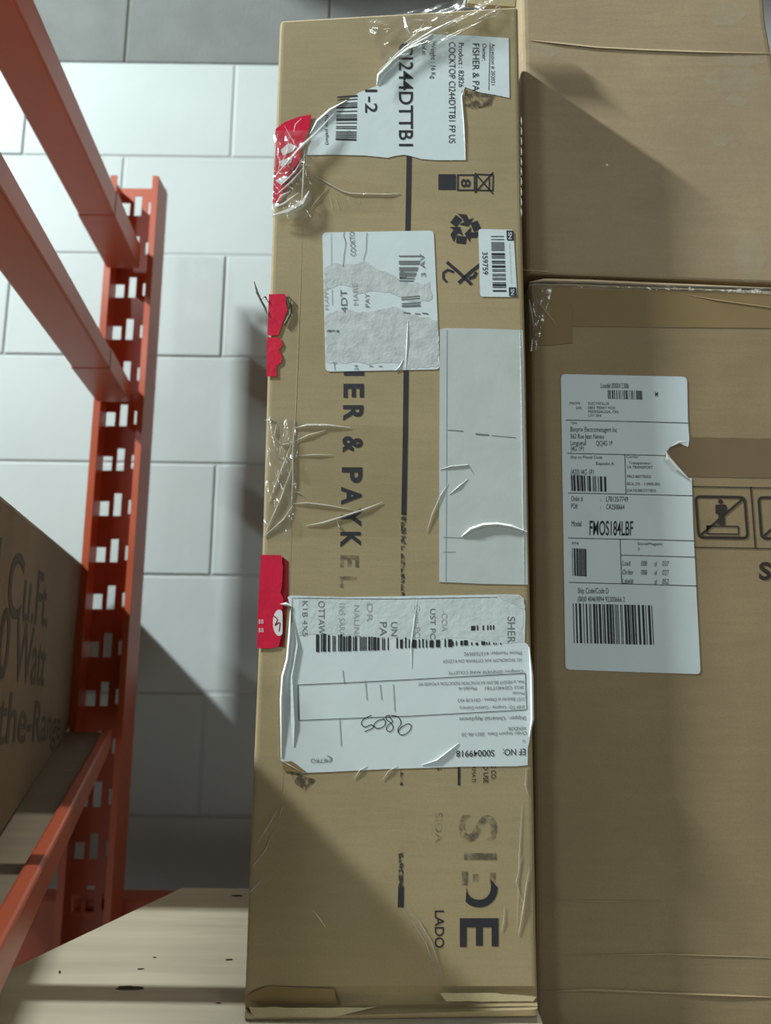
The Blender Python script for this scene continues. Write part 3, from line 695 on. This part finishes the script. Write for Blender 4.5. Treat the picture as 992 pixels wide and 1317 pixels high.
ink = Ink(YT, 0.0012); curve([(352, 792), (357, 797), (354, 804), (360, 801), (359, 812)], 1.3); ink.build('tape_emblem', RED_D, rt3)
# frayed strands by the middle tape
mb = MB(); rnd = random.Random(3)
vs = []; fs = []
def strand(p, w=1.6):
    pts = [Vector(q) for q in p]; b = len(vs)
    for i, q in enumerate(pts):
        k = w * (0.3 if i in (0, len(pts) - 1) else 1)
        for dx, dd in ((-k, 0.0), (k, 0.0), (0, 0.0012)): vs.append(at(q.x + dx, q.y, YT - 0.0008 - dd))
    for i in range(len(pts) - 1):
        a = b + 3 * i
        for j in range(3): fs.append((a + j, a + (j + 1) % 3, a + 3 + (j + 1) % 3, a + 3 + j))
strand([(327, 362), (331, 376), (336, 387), (341, 396), (344, 405)]); strand([(329, 376), (335, 384), (344, 386)], 1); strand([(338, 384), (341, 381), (346, 390)], 1.2)
strand([(368, 384), (373, 392), (374, 402), (369, 412), (365, 417)], 2); strand([(370, 380), (374, 384), (371, 396)], 1.2); strand([(367, 400), (373, 406), (368, 414)], 1.4)
me = mesh('frayed_strand', vs, fs); fixn(me); link('frayed_strand', me, FRAY, tc, 'dark frayed strand sticking out past the left edge')

# clear tape and film
crumple('clear_tape', [(352, 168), (402, 168), (400, 283), (350, 280)], YT, 26, 50, 0.005, 1, CRINKLE, tc, (2.2, 5), 0.0016, 'crumpled clear tape over the upper red tape', 1.4)
crumple('clear_tape', [(398, 225), (505, 238), (505, 272), (398, 280)], YT, 30, 12, 0.0008, 2, CLEAR, tc, (5, 2), 0.0005, 'clear tape across the carton')
crumple('clear_tape', [(346, 535), (385, 538), (378, 690), (338, 692)], YT, 18, 50, 0.0035, 3, CRINKLE, tc, (2, 4), 0.0008, 'wrinkled clear tape wrapping the left corner', 1.8)
crumple('clear_tape', [(378, 545), (520, 548), (520, 690), (376, 690)], YT, 40, 40, 0.0007, 4, CLEAR, tc, (3, 9), 0.0005, 'wide clear tape band over the lettering')
cl = crumple('clear_tape', [(560, 6), (642, -12), (645, 16), (490, 108)], YT, 30, 24, 0.005, 5, CRINKLE, tc, (2, 5), 0.002, 'loose clear tape rising over the top edge', 2.0)
crumple('clear_tape', [(470, 26), (566, 6), (590, 30), (492, 90)], YT, 24, 20, 0.004, 6, CRINKLE, tc, (3, 4), 0.0012, 'loose clear tape by the torn label', 1.0)
rl = [([(330, 1085), (345, 1062), (359, 1036)], 2.5, 0.001), ([(324, 1115), (340, 1095), (352, 1068)], 2, 0.001), ([(320, 1150), (326, 1143), (338, 1128)], 2, 0.0008), ([(358, 1055), (362, 1040), (371, 1034)], 1.6, 0.0006), ([(402, 1170), (412, 1182), (420, 1194)], 2, 0.0001),
      ([(520, 1160), (540, 1185), (555, 1210), (572, 1264)], 2.2, 0.0009), ([(515, 1166), (534, 1190), (548, 1212), (566, 1268)], 1.6, 0.0006), ([(678, 1130), (674, 1165), (667, 1203)], 2.4, 0.0012), ([(681, 1115), (677, 1140), (672, 1178)], 1.4, 0.0008), ([(649, 1165), (648, 1185), (645, 1198)], 1.4, 0.0006),
      ([(677, 988), (676, 1010), (679, 1022)], 1.6, 0.001), ([(455, 1002), (463, 991), (473, 985)], 1.8, 0.0008), ([(492, 1003), (500, 992), (512, 985)], 1.6, 0.0008), ([(672, 1100), (664, 1135), (672, 1160)], 1.2, 0.0006)]
ridges('glint_ridge', rl, YT, GLINT, tc, 'wrinkles in the film with painted white glints')
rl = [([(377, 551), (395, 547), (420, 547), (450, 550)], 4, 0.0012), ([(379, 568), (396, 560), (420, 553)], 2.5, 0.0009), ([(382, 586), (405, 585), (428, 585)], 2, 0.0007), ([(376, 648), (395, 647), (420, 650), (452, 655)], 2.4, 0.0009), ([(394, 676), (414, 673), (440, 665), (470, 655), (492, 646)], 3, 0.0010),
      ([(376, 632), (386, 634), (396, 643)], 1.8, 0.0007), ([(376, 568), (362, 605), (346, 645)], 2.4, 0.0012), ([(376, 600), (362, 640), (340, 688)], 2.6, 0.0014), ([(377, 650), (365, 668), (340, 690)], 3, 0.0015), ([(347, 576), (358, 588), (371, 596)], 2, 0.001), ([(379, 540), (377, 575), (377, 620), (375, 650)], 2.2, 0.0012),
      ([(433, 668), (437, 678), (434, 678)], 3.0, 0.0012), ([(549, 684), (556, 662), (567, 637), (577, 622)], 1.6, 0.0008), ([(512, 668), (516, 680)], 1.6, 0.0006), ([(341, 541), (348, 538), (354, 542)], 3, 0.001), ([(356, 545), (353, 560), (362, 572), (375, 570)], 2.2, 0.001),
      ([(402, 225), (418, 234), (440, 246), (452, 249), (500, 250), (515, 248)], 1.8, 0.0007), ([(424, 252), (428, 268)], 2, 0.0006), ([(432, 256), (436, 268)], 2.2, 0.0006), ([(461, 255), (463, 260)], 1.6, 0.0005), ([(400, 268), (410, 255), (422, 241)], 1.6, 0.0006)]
ridges('glint_ridge', rl, YT, GLINT, tc, 'wrinkles in the tape with painted white glints')
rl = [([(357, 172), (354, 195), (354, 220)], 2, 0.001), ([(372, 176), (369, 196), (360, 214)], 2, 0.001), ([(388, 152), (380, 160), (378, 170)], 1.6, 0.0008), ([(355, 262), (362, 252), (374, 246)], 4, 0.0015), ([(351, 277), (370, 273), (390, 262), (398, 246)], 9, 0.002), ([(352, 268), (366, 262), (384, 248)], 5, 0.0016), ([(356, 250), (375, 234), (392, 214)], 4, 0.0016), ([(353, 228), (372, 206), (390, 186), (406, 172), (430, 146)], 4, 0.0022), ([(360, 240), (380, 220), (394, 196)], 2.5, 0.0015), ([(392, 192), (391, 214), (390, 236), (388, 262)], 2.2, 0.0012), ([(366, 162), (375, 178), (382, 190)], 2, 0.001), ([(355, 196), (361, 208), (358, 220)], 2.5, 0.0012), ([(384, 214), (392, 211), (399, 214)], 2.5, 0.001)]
ridges('glint_ridge', rl, YT, GLINT, tc, 'wrinkles in the tape with painted white glints', off=0.0045)
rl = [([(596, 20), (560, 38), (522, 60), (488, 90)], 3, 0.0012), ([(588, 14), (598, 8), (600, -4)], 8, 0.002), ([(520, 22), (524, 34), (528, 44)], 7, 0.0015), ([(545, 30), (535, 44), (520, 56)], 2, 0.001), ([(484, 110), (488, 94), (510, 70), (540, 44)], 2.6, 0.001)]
ridges('glint_ridge', rl, YT, GLINT, tc, 'wrinkles in the loose tape with painted white glints', off=0.005)
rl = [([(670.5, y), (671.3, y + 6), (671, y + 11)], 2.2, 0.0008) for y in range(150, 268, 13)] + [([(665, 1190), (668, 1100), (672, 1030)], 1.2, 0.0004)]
ridges('glint_ridge', rl, YT, GLINT, tc, 'painted white glints along the right edge')

# ------------------------------------------------------------------ the lower right carton
YR = 0.514
zr0 = ZP - 0.03
lc = thing('cardboard_box', (0.3, YR, zr0), 'large brown cardboard box at lower right with white model label and warning pictograms', 'box')
top2 = at(680, 362, YR).z
rows = [(681, 363, 1240, 381, YR), (682, 376, 1240, 394, YR), (683, 480, 1242, 496, YR), (686, 900, 1250, 905, YR), (689, 1240, 1255, 1240, YR), (690, 1306, 1256, 1306, YR)]
b2 = loft('body', rows, 0.95, KRAFT2, lc, r=0.005)
for v in b2.data.vertices:
    if v.co.z < zr0 + 0.03: v.co.z = zr0 + max(0.0, v.co.z - at(690, 1306, YR).z) * 0.5
sheet('packing_tape', [(735, 371), (1000, 380), (1000, 422), (735, 420)], YR, 0.0004, BROWN_TAPE, lc, 'brown tape along the top edge')
sheet('packing_tape', [(684, 366), (735, 369), (737, 441), (712, 444), (686, 444)], YR, 0.0005, BROWN_TAPE, lc, 'brown tape around the top left corner')
sheet('packing_tape', rough([(878, 562), (1120, 566), (1120, 616), (878, 613)], 0.5, 8, 33), YR, 0.0003, DARK_TAPE, lc, 'dark brown tape strip beside the label')
ridges('edge_ply', [([(682, 363), (700, 360.5), (760, 362), (850, 366), (1000, 371)], 4.5, 0.001), ([(684, 367), (720, 366), (800, 369), (1000, 376)], 3.0, 0.0006)], YR, KRAFT3, lc, 'crushed double edge of the top', off=0.0008)
crumple('clear_tape', [(680, 362), (712, 366), (690, 450), (682, 452)], YR, 12, 30, 0.003, 8, CRINKLE, lc, (2, 5), 0.0012, 'crumpled clear tape on the corner')
crumple('clear_tape', [(690, 361), (1000, 370), (1000, 378), (690, 368)], YR, 80, 4, 0.001, 9, CRINKLE, lc, (30, 2), 0.0014, 'clear tape along the crushed edge')
ridges('crease', [([(872, 377), (920, 386), (992, 396), (1040, 400)], 2.2, 0.0008), ([(735, 370), (734, 390), (738, 396), (734, 440)], 1.6, 0.0005), ([(695, 1276), (760, 1274), (830, 1277), (930, 1281), (1000, 1283)], 6, 0.0012), ([(720, 1229), (860, 1228), (1000, 1232)], 4, 0.0006), ([(710, 1158), (780, 1160), (850, 1159)], 3, 0.0004)], YR, KRAFT2, lc, off=0.0003)
ridges('glint_ridge', [([(690, 384), (702, 400), (716, 418)], 1.2, 0.0004), ([(681, 385), (683, 400), (687, 420)], 4, 0.001), ([(684, 441), (686, 444)], 3, 0.001)], YR, GLINT, lc, off=0.0018)
# its label: torn on the right
lab_p = rpoly([(721.5, 481), (884, 484.5), (885, 540), (887, 565), (885.5, 575), (874, 570), (862, 575), (857, 582), (866, 598), (886, 615), (890, 615), (892, 680), (896, 760), (901.5, 867), (820, 864.5), (727.5, 861), (725, 700)], [7, 7] + [0] * 11 + [6, 0, 6, 0])
lab = sheet('model_label', lab_p, YR, 0.0006, PAPER, lc, 'white shipping label with a torn notch in its right edge')
ridges('torn_flap', [([(857, 581), (860, 590), (872, 604), (886, 616)], 6.5, 0.0035), ([(884, 568), (874, 568.5), (864, 574)], 3, 0.0006)], YR, PAPER_W, lab, off=0.0006)
sheet('exposed_ply', [(885.5, 575), (874, 570), (863, 575), (860, 581), (868, 597), (888, 614)], YR, 0.00015, DARK_TAPE, lc, thick=0.0001)
ink = Ink(YR, 0.0008)
ht = lambda t, x, y, x1, cap, bold=0.0, y1=None: ink.text(t, (x, y), (x1, (y + (x1 - x) * 0.012) if y1 is None else y1), cap, bold)
for a in ([(728, 540.2), (886, 544)], [(730, 583), (858, 586)], [(731, 634), (891, 637.5)], [(731, 692), (894, 695.5)], [(732, 749), (897, 753.5)], [(799, 714), (895, 716.5)], [(804, 580.5 + 4), (805.5, 635.5)], [(798, 693.5), (800, 751)]): ink.stroke(a, 0.9)
ht('Load# 000012386', 773, 499, 809, 6.5); ink.bars((782, 501.5), (826, 502.5), (826.5, 514), (782.5, 513), 22, 51); ht('M', 843, 510, 846.5, 6, 0.01)
ht('FROM:', 733, 520, 747, 3); ht('DE:', 741.5, 526, 749, 3); ht('ELECTROLUX', 757, 520.5, 784, 3.4); ht('5855 TERRY FOX', 756.5, 526, 792, 3.4); ht('MISSISSAUGA, ON', 757, 531, 795.5, 3.4); ht('L5V 3E4', 757, 536, 773.5, 3.4)
ht('TO/A:', 734, 545.5, 743, 3); ht('Bonprix Electromenagers Inc', 734, 555, 794, 6.2); ht('562 Rue Jean Neveu', 734, 564, 777, 6.2); ht('Longueuil', 734, 572.5, 754, 6.2); ht('QCJ4G 1P', 767, 573, 788, 6.2); ht('J4G 1P1', 734, 580, 751, 6.2)
ht('Ship to Postal Code', 734, 589.5, 775, 3.6); ht('Expedie A:', 767, 598, 791, 3.8); ht('(420) J4G 1P1', 734.5, 610.5, 764, 7); ink.bars((734.5, 611), (780, 613), (780.5, 632.5), (735.5, 631.5), 14, 52, 0.55)
ht('Carrier', 806, 589, 822, 3.4); ht('Transporteur:', 809, 597, 838, 3.6); ht('VA TRANSPORT', 806.5, 602.5, 840, 3.6); ht('PRO.BB776002', 807, 614.5, 838, 3.6); ht('BOL.DS - 12985.001', 807, 624, 849, 3.6); ht('DATE:08/27/7825', 807, 632.5, 844, 3.6)
ht('Order #', 735, 644.5, 750, 6.5); ht(':', 772.5, 645, 773.5, 5); ht('L78135/7749', 780, 645, 808, 6.5); ht('PO#', 735, 654, 743, 6.5); ht(':', 772.5, 655, 773.5, 5); ht('CA2500664', 780, 655, 803.5, 6.5)
ht('Model', 735.5, 677, 748, 7); ht('FMOS184LBF', 758.5, 688, 814.5, 18, 0.012)
ht('P/N', 736, 700.5, 744, 3.5); ink.bars((736, 705), (754.5, 706), (754.8, 741.5), (736.8, 740.5), 9, 53, 0.6); ht('Store/Magasin:', 820.5, 701, 853, 3.6); ht('0', 821, 708, 823, 3.6)
for y, a, c in ((727.5, 'Load', '037'), (739, 'Order', '027'), (750.5, 'Label#', '052')):
    ht(a, 801, y, 811 if a == 'Load' else 815, 6.5)
    if a != 'Label#': ht('008', 825, y + 0.3, 832.5, 6.5)
    ht('of', 842, y + 0.5, 845.5, 6); ht(c, 852.5, y + 0.6, 860.5, 6.5)
ht('Ship Code/Code D', 743.5, 763, 783, 7); ht('(00)0 40469894 92300666 2', 743.5, 773.5, 804, 6.5)
ink.bars((737, 776), (839, 778.5), (841.5, 829.5), (738.5, 827), 30, 54, 0.55)
ink.build('label_text', INK, lab)
# warning pictograms
ink = Ink(YR, 0.0004)
ink.stroke([(880, 625.5), (1120, 630)], 1.3); ink.stroke([(880, 703.5), (1120, 708)], 1.3); ink.stroke([(966, 626), (972, 705)], 1.8)
def picto(dx, dy, kind):
    f = lambda x, y: (x + dx, y + dy)
    ink.stroke([f(*p) for p in rpoly([(895, 638.5), (958, 639.5), (962, 692), (899, 691)], 6)], 3.3, True)
    ink.stroke([f(902, 688), f(956, 641.5)], 3)
    if kind:
        x, y = f(927, 645); ink.disc(x, y, 3)
        ink.poly([f(*p) for p in [(921, 649), (934, 649), (935.5, 653), (935, 657), (932.5, 661), (933, 675), (924, 675), (924.5, 660), (923.5, 661), (921, 661), (920.5, 651)]])
        ink.stroke([f(*p) for p in [(909.5, 676.5), (950, 677), (950.5, 687), (910.5, 686.5)]], 1.6, True); ink.poly([f(*p) for p in [(909, 676), (915, 676), (911, 681)]])
picto(0, 0, True); picto(81, 1.2, False)
ink.text('S', (976.5, 744.5), (992, 745), 21, 0.03)
ink.build('warning_pictogram', INK_B, lc)

# ------------------------------------------------------------------ the upper right carton
YQ = 0.522
uc = thing('cardboard_box', (0.26, YQ, top2 + 0.002), 'plain brown cardboard box stacked on top of the lower right box', 'box')
rows = [(666, -120, 975, -110, YQ), (670, 20, 988, 30, YQ), (672, 100, 1003, 110, YQ), (676, 300, 1040, 310, YQ), (677, 352, 1049, 366, YQ)]
b3 = loft('body', rows, 0.90, KRAFT3, uc, r=0.006)
zl = max(v.co.z for v in b2.data.vertices) + 0.0005
for v in b3.data.vertices:
    if v.co.z < zl + 0.012: v.co.z = zl + (0.0 if v.co.z < zl + 0.004 else v.co.z - zl)
ridges('crease', [([(682, 52), (720, 56), (766, 61), (820, 64), (900, 67), (1000, 69)], 3.0, 0.0012), ([(672, 347), (700, 349), (712, 351)], 2, 0.0006)], YQ, KRAFT3, uc, off=0.0001)
for k, (x, y, w, h) in enumerate([(935, 18, 26, 16), (952, 78, 34, 7), (944, 103, 42, 16), (950, 128, 16, 9), (928, 178, 18, 9), (965, 330, 20, 34), (700, 66, 22, 9)]):
    sheet('scuff_mark', rough([(x - w, y), (x - w * 0.5, y - h), (x + w * 0.6, y - h * 0.8), (x + w, y + 1), (x + w * 0.4, y + h), (x - w * 0.5, y + h * 0.9)], 2, 6, 60 + k), YQ, 0.0003, SCUFF, uc, thick=0.0001)
ink = Ink(YQ, 0.0003); ink.disc(781, 212, 1.6); ink.build('white_speck', TAPEW, uc)
